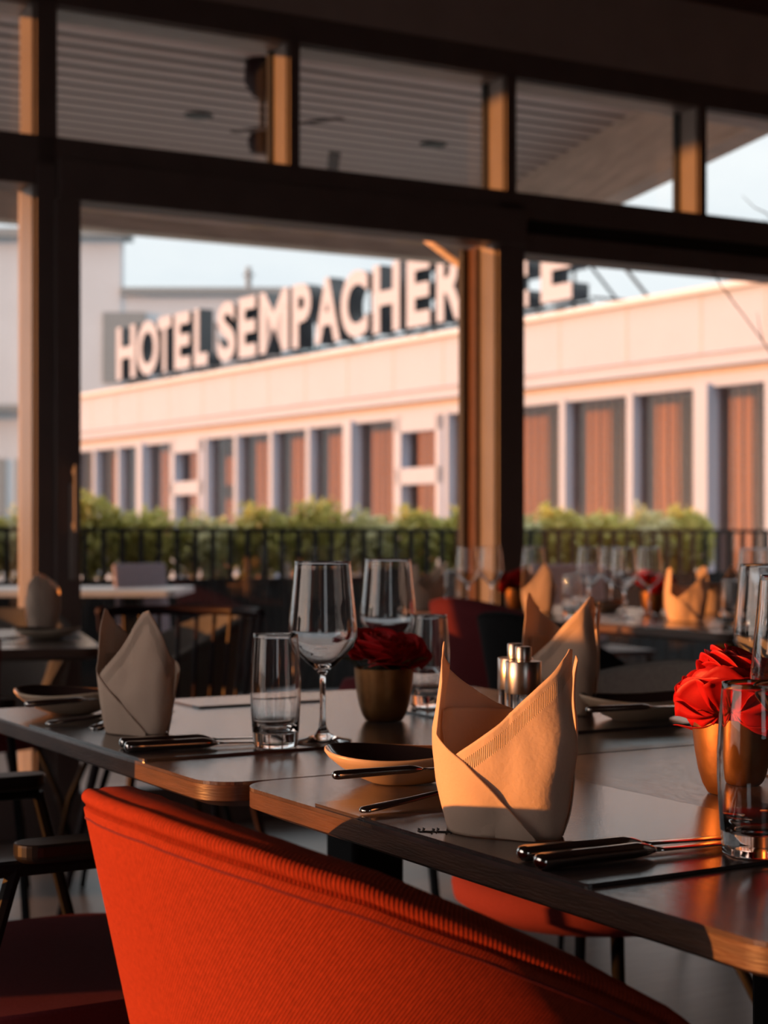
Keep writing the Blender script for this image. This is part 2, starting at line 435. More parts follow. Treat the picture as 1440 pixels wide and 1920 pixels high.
d2 = Vector((cF[0] - c0[0], cF[1] - c0[1])).normalized(); nn = Vector((-d2.y, d2.x)) * -0.14
if nn.x < 0: nn = -nn
mb = MB(); q0 = Vector(c0); q1 = Vector(cF)
for z0, z1, off0, off1 in ((2.83, 3.36, 0.0, 1.0),):
    a, b, c, d = q0 + nn * off0, q1 + nn * off0, q1 + nn * off1, q0 + nn * off1
    mb.add([(a.x, a.y, z0), (b.x, b.y, z0), (c.x, c.y, z0), (d.x, d.y, z0), (a.x, a.y, z1), (b.x, b.y, z1), (c.x, c.y, z1), (d.x, d.y, z1)],
           [(3,2,1,0),(4,5,6,7),(0,1,5,4),(1,2,6,5),(2,3,7,6),(3,0,4,7)])
mb.build('side_beam', M['beam'], can, bevel=0.01)
MB().box((-4, yF, 2.83), (cF[0] + 0.12, yF + 0.14, 3.36)).build('front_beam', M['beam'], can, bevel=0.01)
ta, tb = out_pt(410, 9.75)[0], out_pt(635, 9.75)[0]
MB().box((-0.35, yF - 0.05, 2.775), (0.50, yF + 0.06, 2.83)).build('fixture_box', M['frame'], can, bevel=0.004)  # plain dark box fixture under the front beam
for px, py in ((372, 218), (812, 272), (640, 150)):
    dd = (3.215 - 1) * FPX / (HORIZON - py); t, y = out_pt(px, dd)
    if px == 640: continue
    MB().lathe([(0, 3.205), (0.05, 3.205), (0.075, 3.212), (0.08, 3.222), (0, 3.222)], 24, c=(t, y)).build('downlight', M['lamp'], can, smooth=True)
# ceiling fan under the canopy
t, y = out_pt(492, 7.7)
fan = thing('ceiling_fan', 'dark ceiling fan hanging from the slatted terrace soffit', 'fan')
fan.matrix_world = WM @ Matrix.Translation((t, y, 0))
MB().lathe([(0, 3.22), (0.08, 3.22), (0.085, 3.12), (0.05, 3.06), (0.02, 3.04), (0, 3.04)], 20).build('canopy_cup', M['plum'], fan, smooth=True)
MB().tube([(0, 0, 3.05), (0, 0, 2.88)], 0.012).build('rod', M['black'], fan)
MB().lathe([(0, 2.90), (0.05, 2.89), (0.07, 2.85), (0.06, 2.80), (0.03, 2.785), (0, 2.785)], 20).build('hub', M['plum'], fan, smooth=True)
for a in (185, 305, 65):
    R = Matrix.Rotation(math.radians(a), 4, 'Z') @ Matrix.Rotation(0.12, 4, 'X')
    MB().box((0.05, -0.028, 2.825), (0.60, 0.028, 2.833), R).build('blade', M['plum'], fan, bevel=0.004)
# pale brace by the door jamb
pa = out_pt(800, 7.6); pb = out_pt(893, 7.3)
MB().tube([(pa[0], pa[1], 1 + (HORIZON - 450) / FPX * 7.6), (pb[0], pb[1], 1 + (HORIZON - 520) / FPX * 7.3)], 0.016).build('awning_arm', M['beam'], can)

# ------------------------------------------------------------------ terrace, railing, planters
gr = MB().box((-120, -40, -0.30), (150, 260, -0.14)).build('ground', M['ground']); struct(gr)
te = wbox('terrace_floor', -5, 9, 0.10, 5.3, -0.13, -0.01, M['terrace']); struct(te)
yR = 4.45
pl = wbox('parapet_planter', -4.5, 8.5, yR + 0.03, yR + 0.55, -0.01, 0.72, M['planter'])
tag(pl, 'long black planter wall under the railing at the terrace edge', 'planter')
MBX = MB()
ra = thing('railing', 'charcoal metal railing with upright bars in front of the hedge', 'railing')
ra.matrix_world = WM
MB().box((-4.2, yR - 0.02, 1.035), (7.0, yR + 0.02, 1.06)).build('top_rail', M['railing'], ra)
MB().box((-4.2, yR - 0.012, 0.72), (7.0, yR + 0.012, 0.74)).build('bottom_rail', M['railing'], ra)
bal = None
for k in range(92):
    x = -4.1 + k * 0.121
    if bal is None: bal = MB().box((-0.014, -0.012, 0.0), (0.014, 0.012, 1.035)).build('baluster', M['railing'], ra); b = bal
    else: b = bal.copy(); COL.objects.link(b); b.parent = ra
    b.location = (x, yR - 0.02, 0.0)

def leafmesh(n, rx, ry, rz, size, seed, zc):
    rnd = random.Random(seed); mb = MB()
    for i in range(n):
        while True:
            p = Vector((rnd.uniform(-1, 1), rnd.uniform(-1, 1), rnd.uniform(-1, 1)))
            if p.length < 1: break
        lump = 0.75 + 0.35 * noise.noise(p * 2.2 + Vector((seed, 0, 0)))
        p = Vector((p.x * rx * lump, p.y * ry * lump, zc + p.z * rz * lump))
        R = Matrix.Rotation(rnd.uniform(0, 6.28), 3, 'Z') @ Matrix.Rotation(rnd.uniform(-1.2, 1.2), 3, 'X')
        L = size * rnd.uniform(0.6, 1.2); w = L * 0.32
        q = [Vector((0, 0, 0)), Vector((w, L * .45, L * .06)), Vector((0, L, 0)), Vector((-w, L * .45, L * .06))]
        mb.add([p + R @ c for c in q], [(0, 1, 2, 3)])
    return mb
shrubs = []
for v in range(3):
    s = thing('hedge_shrub', 'bushy yellow-green variegated shrub in the planter behind the railing', 'shrub', group='hedge shrubs behind the railing')
    leafmesh(2200, 0.36, 0.24, 0.30, 0.06, 11 + v, 0.95).build('foliage', M['hedge' if v != 1 else 'hedge2'], s)
    mb = MB()
    for k in range(5):
        a = k * 1.26; mb.tube([(0, 0, 0.70), (0.05 * math.cos(a), 0.05 * math.sin(a), 0.85), (0.16 * math.cos(a), 0.12 * math.sin(a), 1.05)], [0.008, 0.006, 0.003], 6)
    mb.build('stem', M['twig'], s); shrubs.append(s)
rnd = random.Random(3)
hs = [1.02, 1.1, 0.92, 1.12, 0.95, 1.18, 1.0, 0.92, 1.2, 1.0, 0.9, 1.06, 1.15, 0.95, 1.05, 1.1, 0.97, 1.1, 1.0, 1.05, 1.1]
i = 0
x = -1.6
while x < 6.6:
    p = WM @ Vector((x, yR + 0.30, 0)); f = hs[i % len(hs)]
    src = shrubs[i % 3]
    if i < 3: src.location = p; src.scale = (1, 1, f); src.location.z = 0.70 * (1 - f); s = src
    else: s = dup(src, (p.x, p.y, 0.70 * (1 - f)), rnd.uniform(-0.4, 0.4) + 0.5, src['label'], src['group'], (1, 1, f))
    x += 0.40; i += 1

# ------------------------------------------------------------------ hotel wing across the street
FO = Vector((4.3, 18.5)); FD = Vector((-0.566, 0.824)); FNV = Vector((-0.824, -0.566))
# local x = along facade towards the viewer (minus FD), local y = into the building, z up
FM = Matrix(((-FD.x, -FNV.x, 0, FO.x), (-FD.y, -FNV.y, 0, FO.y), (0, 0, 1, 0), (0, 0, 0, 1)))
def fs(px):
    k = (px - 720) / FPX
    return -((FO.x - k * FO.y) / (FD.y * k - FD.x))      # negative: local x
hb = thing('hotel_building', 'low white hotel wing with flat roof, pale fascia and long glazed front', 'building')
hb.matrix_world = FM
XL, XR = -20.2, 8.0
MB().box((XL, 0.0, 3.15), (XR, 0.25, 3.86)).build('fascia', M['facade'], hb)
MB().box((XL - 0.05, -0.05, 3.86), (XR, 6.0, 3.93)).build('roof', M['coping'], hb)
MB().box((XL - 0.05, -0.06, 3.845), (XR, 0.0, 3.875)).build('roof_edge', M['joint'], hb)
MB().box((XL, 0.05, 3.06), (XR, 0.5, 3.15)).build('gutter_band', M['facade'], hb)
MB().box((XL, -0.04, 2.985), (XR, 0.3, 3.06)).build('ledge', M['facade'], hb)
MB().box((XL, 0.10, 2.90), (XR, 0.3, 2.985)).build('recessed_band', M['joint'], hb)  # grey band set back under the ledge
MB().box((XL, 0.06, 2.76), (XR, 0.25, 2.90)).build('window_head', M['facade'], hb)
mods = [5.0, 3.74, 2.48, 1.225, -0.035, -1.035, -2.30, -3.57, -4.85, -6.11, -7.35, -8.59, -9.83, -11.0, -12.2, -13.3, -14.6, -15.83, -16.9, -18.0, -19.1, -20.1]
mb = MB()
for xm in mods: mb.box((xm - 0.012, -0.004, 3.16), (xm + 0.012, 0.01, 3.85))
mb.build('panel_joints', M['joint'], hb)
for i, xm in enumerate(mods):
    w = 0.11 if i in (5, 11, 17) else 0.055
    MB().box((xm - w, 0.04 if w < 0.1 else -0.02, -0.14), (xm + w, 0.22, 2.80)).build('mullion', M['facade'], hb)
MB().box((XL, 0.05, -0.14), (XR, 0.22, 0.25)).build('window_sill', M['facade'], hb)
for i in range(len(mods) - 1):
    a, b = mods[i + 1] + 0.055, mods[i] - 0.055
    if i in (8, 9, 15) and i != 8:
        f = MB()
        f.box((a, 0.0, 0.2), (a + 0.13, 0.2, 2.76)); f.box((b - 0.13, 0.0, 0.2), (b, 0.2, 2.76))
        f.box((a, 0.0, 2.55), (b, 0.2, 2.76)); f.box((a, 0.0, 1.78), (b, 0.2, 2.02))
        f.build('window_frame', M['facade'], hb)
    MB().box((a, 0.17, 0.2), (b, 0.176, 2.78)).build('pane', M['pane_dark'], hb)
MB().box((XL, 0.80, -0.1), (XR, 0.90, 3.1)).build('timber_wall', M['wood'], hb)
MB().box((XL, 0.2, 2.80), (XR, 1.2, 2.9)).build('room_ceiling', M['facade'], hb)
MB().box((XL, 0.2, -0.12), (XR, 1.2, 0.02)).build('room_floor', M['woodin'], hb)
mb = MB()
for xm in mods: mb.box((xm - 0.05, 0.24, 0.0), (xm + 0.05, 0.42, 2.8))
mb.build('grey_pier', M['greywin'], hb)
MB().box((XL - 0.02, 0.0, -0.14), (XL + 0.2, 6, 3.86)).build('end_wall', M['facade'], hb)

# rooftop sign
sg = thing('rooftop_sign', 'large white block letters reading HOTEL SEMPACHERSEE on the flat roof', 'sign')
sg.matrix_world = FM
LET = [('H',210,248),('O',248,291),('T',287,315),('E',318,350),('L',355,383),('S',399,435),('E',438,474),('M',477,535),('P',538,577),
       ('A',580,632),('C',629,684),('H',689,744),('E',752,801),('R',808,866),('S',866,922),('E',932,986),('E',1003,1068)]
dg = bpy.context.evaluated_depsgraph_get()
ZB, ZT = 4.10, 5.13
for ch, a, b in LET:
    cu = bpy.data.curves.new('letter', 'FONT'); cu.body = ch; cu.size = 1.0; cu.extrude = 0.07; cu.offset = 0.034 if ch not in 'M' else 0.024
    cu.resolution_u = 8
    to = bpy.data.objects.new('tmp', cu); COL.objects.link(to)
    bpy.context.view_layer.update(); dg = bpy.context.evaluated_depsgraph_get()
    me = bpy.data.meshes.new_from_object(to.evaluated_get(dg)); bpy.data.objects.remove(to)
    xs = [v.co.x for v in me.vertices]; ys = [v.co.y for v in me.vertices]
    x0, x1, y0, y1 = min(xs), max(xs), min(ys), max(ys)
    X0, X1 = fs(a), fs(b) - 0.075
    for v in me.vertices:
        x = X0 + (v.co.x - x0) / (x1 - x0) * (X1 - X0); z = ZB + (v.co.y - y0) / (y1 - y0) * (ZT - ZB)
        v.co = (x, 0.25 - v.co.z / 0.07 * 0.15, z)
    me.materials.clear(); me.materials.append(M['letterw']); me.materials.append(M['letterd'])
    me.update()
    for p in me.polygons: p.material_index = 0 if p.center.y < 0.12 and abs(p.normal.y) > 0.9 else 1
    lo = bpy.data.objects.new('letter', me); COL.objects.link(lo); lo.parent = sg
    lo['label'] = 'white letter %s with black sides' % ch
    xm = (X0 + X1) / 2
sf = MB()
sf.tube([(fs(212), 0.38, 4.06), (fs(1068), 0.38, 4.06)], 0.025, 6)
for ch, a, b in LET[::2]:
    xm = fs((a + b) / 2)
    sf.tube([(xm, 0.38, 3.93), (xm, 0.38, 4.9)], 0.02, 6); sf.tube([(xm, 0.38, 4.85), (xm + 0.1, 1.3, 3.95)], 0.02, 6)
    sf.tube([(xm, 0.05, 3.94), (xm, 0.38, 4.08)], 0.02, 6)
xe = fs(1068); sf.tube([(xe, 0.38, 5.05), (xe + 0.75, 0.8, 3.95)], 0.025, 6); sf.tube([(xe, 0.38, 4.12), (xe + 0.75, 0.8, 4.0)], 0.02, 6)
sf.build('support_frame', M['letterd'], sg)

# grey buildings behind
gb = thing('grey_building', 'tall blue-grey rendered building with flat roof behind the hotel sign', 'building', (0, 42, 0))
MB().box((-22, 0, -0.14), (-6.68, 0.5, 8.70)).build('tower_wall', M['greywall'], gb)
MB().box((-22, -0.3, 8.60), (-6.45, 0.6, 8.82)).build('tower_coping', M['greywin'], gb)
MB().box((-6.68, 0.02, -0.14), (-2.6, 8, 7.22)).build('wing_wall', M['greywall'], gb)
MB().box((-6.68, -0.15, 7.16), (-2.4, 8.2, 7.34)).build('wing_coping', M['greywin'], gb)
MB().box((-7.14, -0.06, 4.95), (-6.05, 0.05, 6.72)).build('window', M['greywin'], gb)
MB().box((-14, -0.5, 4.2), (-8.9, 0.05, 4.35)).build('ledge', M['greywin'], gb)
for x in (-11.3, -10.3, -9.35):
    MB().box((x, -0.04, 0.3), (x + 0.7, 0.05, 3.0)).build('window', M['greywin'], gb)
an = MB().tube([(-3.48, 42.5, 7.3), (-3.48, 42.5, 7.95)], 0.07, 8).tube([(-3.62, 42.5, 7.75), (-3.34, 42.5, 7.75)], 0.04, 6).tube([(-3.56, 42.5, 7.6), (-3.40, 42.5, 7.6)], 0.04, 6).build('roof_antenna', M['greywin'])
tag(an, 'small grey aerial on the roof behind the letters SEM', 'antenna')
hill = MB().lathe([(0.01, 52), (14, 50), (30, 40), (60, 18), (90, 0), (90, -1)], 40, c=(-42, 340)).build('distant_hill', M['hill'], smooth=True)
tag(hill, 'hazy distant wooded hill above the grey roof', 'hill')

# terrace furniture -------------------------------------------------
def rrect(w, d, r, n=6):
    pts = []
    for cx, cy, a0 in ((w - r, d - r, 0), (r, d - r, 90), (r, r, 180), (w - r, r, 270)):
        for k in range(n + 1):
            a = math.radians(a0 + 90 * k / n); pts.append((cx + r * math.cos(a), cy + r * math.sin(a)))
    return pts
def slab(pts, z0, z1, inset=0.0, chz=0.0, c=None):
    """rounded plate; underside chamfered inwards"""
    cx = sum(p[0] for p in pts) / len(pts); cy = sum(p[1] for p in pts) / len(pts)
    W_ = max(p[0] for p in pts) - cx; H_ = max(p[1] for p in pts) - cy
    ins = [(cx + (x - cx) * (1 - inset / W_), cy + (y - cy) * (1 - inset / H_)) for x, y in pts]
    n = len(pts); mb = MB(); vs = [(x, y, z1) for x, y in pts] + [(x, y, z0 + chz) for x, y in pts] + [(x, y, z0) for x, y in ins]
    fs_ = [tuple(range(n))]
    for k in range(n):
        k2 = (k + 1) % n
        fs_.append((k, k2, n + k2, n + k)); fs_.append((n + k, n + k2, 2 * n + k2, 2 * n + k))
    fs_.append(tuple(range(2 * n, 3 * n))[::-1])
    return mb.add(vs, fs_)
tt = thing('terrace_table', 'long pale terrace table outside behind the left post', 'table', (-3.2, 7.95, 0), 0.0)
slab(rrect(2.2, 0.8, 0.05), 0.715, 0.745).build('tabletop', M['whitetop'], tt)
for x in (0.25, 1.9):
    MB().box((x, 0.3, -0.01), (x + 0.07, 0.5, 0.715)).build('leg', M['black'], tt)
def terrace_chair(loc, rz, label):
    t = thing('terrace_chair', label, 'chair', loc, rz)
    MB().box((-0.21, 0.19, 0.50), (0.21, 0.215, 0.89), Matrix.Rotation(-0.1, 4, 'X')).build('backrest', M['lilac'], t, bevel=0.01)
    MB().box((-0.23, -0.23, 0.43), (0.23, 0.21, 0.46)).build('seat', M['plum'], t, bevel=0.01)
    for sx in (-1, 1):
        for sy in (-1, 1):
            MB().tube([(0.20 * sx, 0.2 * sy, 0.44), (0.23 * sx, 0.24 * sy, -0.01)], 0.012, 8).build('leg', M['black'], t)
    return t
terrace_chair((-1.02, 8.45, 0), 1.05, 'lilac-backed terrace chair outside at the end of the pale table')
tcs = [((1.02, 8.1, 0), 0.35, 'lilac-backed terrace chair outside, seen just right of the lit door jamb')]
for l, r, s in tcs: terrace_chair(l, r, s)

# ------------------------------------------------------------------ dining tables
def make_table(w, d, label, loc, rz, cat='table', group=None):
    t = thing('dining_table', label, cat, loc, rz, group)
    pts = rrect(w, d, 0.045, 8)
    ex = slab(pts, TZ - 0.030, TZ - 0.0035, 0.022, 0.010).build('edge', M['tedge'], t, smooth=True, angle=35)
    slab(rrect(w, d, 0.045, 8), TZ - 0.004, TZ, 0).build('tabletop', M['table'], t)
    MB().box((w/2 - .04, d/2 - .04, 0.015), (w/2 + .04, d/2 + .04, TZ - 0.045)).build('column', M['black'], t, bevel=0.006)
    MB().box((w/2 - .22, d/2 - .035, TZ - 0.05), (w/2 + .22, d/2 + .035, TZ - 0.03)).build('bracket', M['black'], t, bevel=0.004)
    slab(rrect(0.44, 0.44, 0.03), 0.0, 0.016, 0).build('base', M['black'], t).location = (w/2 - .22, d/2 - .22, 0)
    return t
def tloc(u, v): p = tp(u, v, 0); return (p.x, p.y, 0)
make_table(0.82, 0.80, 'dark oak dining table nearest the camera with the orange-lit corner', tloc(0.0, -0.802), TROT)
make_table(0.84, 0.845, 'dark oak dining table joined behind the nearest one, holding the rose pot', tloc(-0.024, 0.004), TROT)
C3 = Vector((0.90, 4.34))
def t3(u, v, z=TZ):
    p = C3 + TU * u + TV * v; return Vector((p.x, p.y, z))
p = t3(0, 0, 0); make_table(0.82, 0.85, 'set dark table near the window on the right, nearer of two', (p.x, p.y, 0), TROT)
p = t3(0, 0.854, 0); make_table(0.82, 0.85, 'set dark table near the window behind the far red chair', (p.x, p.y, 0), TROT)
R2 = math.radians(15)
C2 = Vector((-0.642, 3.79))
def t2(u, v, z=TZ):
    return Vector((C2.x + u * math.cos(R2) - v * math.sin(R2), C2.y + u * math.sin(R2) + v * math.cos(R2), z))
p = t2(-1.1, 0, 0); make_table(1.1, 0.80, 'dark dining table by the left post with one standing napkin', (p.x, p.y, 0), R2)

# ------------------------------------------------------------------ placemats
PMZ = TZ + 0.003
def placemat(u0, v0, w, d, label, f=tp, rot=TROT):
    p = f(u0, v0, TZ)
    o = slab(rrect(w, d, 0.004, 2), 0.0002, 0.003).build('placemat', M['mat']); o.location = p; o.rotation_euler = (0, 0, rot)
    return tag(o, label, 'placemat')
near_mat = placemat(0.003, -0.592, 0.30, 0.423, 'dark placemat under the nearest napkin and two knives')
placemat(-0.020, 0.196, 0.285, 0.41, 'dark placemat under the left napkin and the wine glass')
placemat(0.50, 0.17, 0.29, 0.42, 'dark placemat under the tall napkin behind the steel mills')
placemat(0.27, 0.70, 0.21, 0.125, 'small dark board lying at the far edge of the middle table')
placemat(0.49, -0.60, 0.30, 0.42, 'dark placemat on the far side of the nearest table by the red flowers')
placemat(-0.34, 0.37, 0.32, 0.40, 'dark placemat on the table by the left post', t2, R2)
placemat(0.02, 0.17, 0.29, 0.42, 'dark placemat under the right napkin on the window table', t3)
placemat(0.02, 0.95, 0.29, 0.42, 'dark placemat under the left napkin on the window table', t3)

# ------------------------------------------------------------------ napkins
def interp(tab, a):
    if a <= tab[0][0]: return tab[0][1]
    for (a0, h0), (a1, h1) in zip(tab, tab[1:]):
        if a <= a1: return h0 + (h1 - h0) * (a - a0) / (a1 - a0)
    return tab[-1][1]
def nap_layer(tab, a0, a1, roff, n=110, rows=26, lip=0.0, seed=0.0, rib=True):
    mb = MB(); arc = 0.0; prev = None
    for i in range(n + 1):
        a = a0 + (a1 - a0) * i / n; top = interp(tab, a)
        nxt = interp(tab, a + 1.0); slope = abs(nxt - interp(tab, a - 1.0)) / (2 * math.radians(1.0) * 0.055)
        cosn = 1 / math.sqrt(1 + slope * slope)
        ar = math.radians(a)
        if prev is not None: arc += math.hypot(0.055 * math.radians(abs(a1 - a0) / n), top - prev)
        prev = top
        for j in range(rows + 1):
            z = top * j / rows
            # soft squarish section, a little narrower at the foot and leaning out at the points
            ca, sa = math.cos(ar), math.sin(ar)
            e = 3.0
            rad = (abs(sa / 0.0545) ** e + abs(ca / 0.046) ** e) ** (-1 / e)
            f = 0.81 + 0.22 * math.sin(min(z / 0.085, 1.0) * PI / 2)
            if z > 0.085: f -= 0.0 + 0.20 * (z - 0.085) / 0.08 * (1 if a < 0 and a > -130 else 0.35)
            wob = 0.0016 * noise.noise(Vector((a * 0.022 + seed, z * 22, seed))) * 2 + 0.0012 * noise.noise(Vector((a * 0.05, z * 40 + seed, 3)))
            edge = lip * math.exp(-max(0.0, top - z) / 0.010)
            r = rad * f + roff + wob + edge
            mb.uv[len(mb.v)] = (arc, (top - z) * cosn if rib else 0.5)
            mb.v.append((r * sa, -r * ca - 0.42 * r * sa, z))
    m = rows + 1
    for i in range(n):
        for j in range(rows):
            mb.f.append((i*m+j, (i+1)*m+j, (i+1)*m+j+1, i*m+j+1)); mb.mi.append(0)
    return mb
# outer wrap goes from lower right front, round the left and back, to the second point on the right
OUTER = [(-276, 0.146), (-266, 0.150), (-252, 0.128), (-225, 0.104), (-200, 0.098), (-180, 0.104), (-165, 0.112), (-150, 0.122), (-130, 0.137), (-110, 0.150), (-96, 0.157), (-84, 0.160), (-75, 0.156), (-71, 0.135), (-69, 0.083), (-40, 0.062), (-8, 0.030), (26, 0.001)]
INNER = [(-62, 0.058), (-46, 0.070), (-10, 0.097), (25, 0.127), (50, 0.148), (64, 0.157), (74, 0.156), (86, 0.136)]
OUTER2 = [(-276, 0.078), (-250, 0.084), (-220, 0.100), (-200, 0.104), (-180, 0.112), (-150, 0.128), (-125, 0.146), (-105, 0.158), (-88, 0.161), (-78, 0.150), (-71, 0.120), (-68, 0.086), (-40, 0.060), (-8, 0.030), (30, 0.001)]
INNER2 = [(-66, 0.070), (-46, 0.086), (-20, 0.112), (5, 0.142), (20, 0.158), (30, 0.161), (40, 0.148), (60, 0.108), (86, 0.080), (100, 0.070)]
def make_napkin(label, loc, rz, seed=0.0, OUTER=OUTER, INNER=INNER):
    t = thing('folded_napkin', label, 'napkin', loc, rz)
    nap_layer(OUTER, -276, 26, 0.0016, 150, lip=0.0015, seed=seed, rib=False).build('outer_wrap', M['napkin'], t, smooth=True, solid=0.0011)
    nap_layer(INNER, -62, 86, -0.0012, 90, lip=0.0, seed=seed + 5).build('front_flap', M['napkin'], t, smooth=True, solid=0.0011)
    nap_layer([(-200, 0.10), (-150, 0.10)], -235, -100, -0.006, 40, seed=seed + 9, rib=False).build('inner_fold', M['napkin'], t, smooth=True, solid=0.001)
    return t
nz = PMZ + 0.0006
pn = on(945, 1560, PMZ)
nap = make_napkin('large cream napkin folded to two points, lit orange, on the nearest placemat', (pn.x, pn.y, nz), 0.06)
p = on(258, 1374, PMZ); nap2 = make_napkin('shaded cream napkin with two points on the middle table, left of the tumbler', (p.x, p.y, nz), -0.02, 3.3, OUTER2, INNER2)
nap2.scale = (0.93, 0.93, 0.98)
p = on(1052, 1336, PMZ); dup(nap, (p.x, p.y, nz), -0.28, 'tall napkin with two points standing behind the steel mills', scale=(1.0, 1.0, 1.06))
p = on(80, 1186, PMZ); dup(nap, (p.x, p.y, nz), -0.9, 'blurred single napkin on the table by the left post', scale=(1.05, 1.0, 0.97))
p = on(1010, 1148, PMZ); dup(nap2, (p.x, p.y, nz), -0.1, 'blurred napkin on the window table above the far red chair', scale=(1, 1, 1))
p = on(1286, 1164, PMZ); dup(nap, (p.x, p.y, nz), 0.35, 'blurred napkin right of the red flowers on the window table', scale=(.92, .92, 1))
p = on(1343, 1148, PMZ); dup(nap2, (p.x, p.y, TZ + .001), 0.9, 'greyish napkin standing behind the right napkin of the window table')
p = on(797, 1141, PMZ); dup(nap, (p.x, p.y, TZ + .001), 1.2, 'grey napkin seen behind the rear wine glass, left end of the window table')

# ------------------------------------------------------------------ glasses
WINE = [(0.0, 0.0), (0.034, 0.0), (0.0362, 0.0012), (0.034, 0.0026), (0.020, 0.0055), (0.009, 0.010), (0.0048, 0.018), (0.0036, 0.030), (0.0034, 0.070), (0.0042, 0.082), (0.008, 0.0875),
        (0.018, 0.0955), (0.030, 0.107), (0.038, 0.1165), (0.0422, 0.127), (0.0424, 0.136), (0.0405, 0.156), (0.0375, 0.185), (0.0345, 0.2155), (0.0341, 0.2196), (0.0339, 0.2200), (0.0337, 0.2196), (0.0341, 0.2150),
        (0.0369, 0.185), (0.0399, 0.156), (0.0417, 0.137), (0.0415, 0.128), (0.0370, 0.1185), (0.0290, 0.1095), (0.017, 0.0985), (0.007, 0.0925), (0.0, 0.0915)]
TUMB = [(0.0, 0.0), (0.0240, 0.0), (0.0262, 0.0015), (0.0268, 0.006), (0.0285, 0.030), (0.0302, 0.060), (0.0302, 0.080), (0.0288, 0.105), (0.0268, 0.130), (0.0265, 0.1345), (0.0262, 0.135), (0.0259, 0.1345), (0.0262, 0.129),
        (0.0277, 0.104), (0.0290, 0.080), (0.0290, 0.060), (0.0272, 0.032), (0.0235, 0.0195), (0.012, 0.0165), (0.0, 0.0160)]
wg = MB().lathe(WINE, 56).build('wine_glass', M['glass'], smooth=True, weld=True)
tag(wg, 'empty wine glass in the middle of the table beside the left tumbler', 'wine glass')
tg = MB().lathe(TUMB, 56).build('tumbler', M['glass'], smooth=True, weld=True)
tag(tg, 'empty water tumbler left of the front wine glass', 'tumbler')
def one(src, loc, label, group=None):
    c = src.copy(); COL.objects.link(c); c.location = loc; c['label'] = label
    if group: c['group'] = group
    return c
p = on(605, 1391, PMZ); wg.location = (p.x, p.y, PMZ + 0.0003)
p = on(523, 1401, PMZ); tg.location = (p.x - 0.004, p.y, PMZ + 0.0003)
one(wg, (0.006, 2.47, TZ + .0005), 'empty wine glass behind the rose pot on the middle table')
one(tg, (0.066, 2.43, PMZ + .0005), 'empty tumbler right behind the rose pot')
one(tg, (0.2925, 1.300, PMZ + .0003), 'near tumbler at the right edge in front of the brass flower pot')
one(wg, (0.350, 1.385, TZ + .0005), 'large near wine glass cut by the right edge of the photo')
one(wg, (0.462, 1.985, TZ + .0005), 'wine glass behind the red flowers at the right edge')
far_w = [(877, 5.75), (921, 5.85), (1000, 5.75), (1104, 5.55), (1146, 5.85), (1170, 5.15), (1217, 5.35), (1408, 5.0), (1446, 4.85)]
names = ['leftmost wine glass on the window table', 'wine glass in front of the lit door jamb on the window table', 'wine glass above the left napkin of the window table',
         'wine glass left of the second flower pot on the window table', 'farther wine glass behind the group left of the second flower pot', 'nearer wine glass just left of the second flower pot',
         'wine glass rising behind the second flower pot', 'wine glass near the right edge on the window table', 'rightmost wine glass on the window table cut by the frame']
for (px, d), nme in zip(far_w, names):
    one(wg, ((px - 720) / FPX * d, d, TZ + .0005), 'blurred ' + nme)
far_t = [(848, 5.9, 'blurred tumbler at the left end of the window table'), (1071, 5.25, 'blurred tumbler right of the left napkin on the window table'),
         (1090, 5.6, 'blurred tumbler behind another tumbler in the middle of the window table'), (1372, 4.62, 'blurred tumbler right of the napkins on the window table')]
for px, d, nme in far_t: one(tg, ((px - 720) / FPX * d, d, TZ + .0005), nme)

# ------------------------------------------------------------------ mills
def mill(px, d, label, salt):
    t = thing('spice_mill', label, 'mill', ((px - 720) / FPX * d, d, TZ + 0.0005))
    MB().lathe([(0, 0), (0.0195, 0), (0.0202, 0.002), (0.0202, 0.070), (0, 0.070)], 40).build('glass_body', M['glass'], t, smooth=True, weld=True, angle=40)
    MB().lathe([(0, 0.004), (0.017, 0.004), (0.017, 0.045), (0, 0.045)], 30).build('spice', M['salt'], t, smooth=True, angle=40)
    MB().lathe([(0, 0.070), (0.0208, 0.070), (0.0212, 0.0706), (0.0212, 0.1065), (0.0205, 0.1075), (0.0093, 0.1075), (0, 0.1075)], 48).build('steel_head', M['brushed'], t, smooth=True, angle=40)
    MB().lathe([(0.0, 0.107), (0.0088, 0.107), (0.0088, 0.109), (0.0095, 0.1095), (0.0095, 0.1235), (0.0088, 0.1245), (0, 0.1245)], 32).build('cap', M['brushed'], t, smooth=True, angle=40)
mill(981, 1.93, 'front brushed steel mill standing behind the near napkin', 1)
mill(966, 1.985, 'rear brushed steel mill partly hidden by the front one', 0)

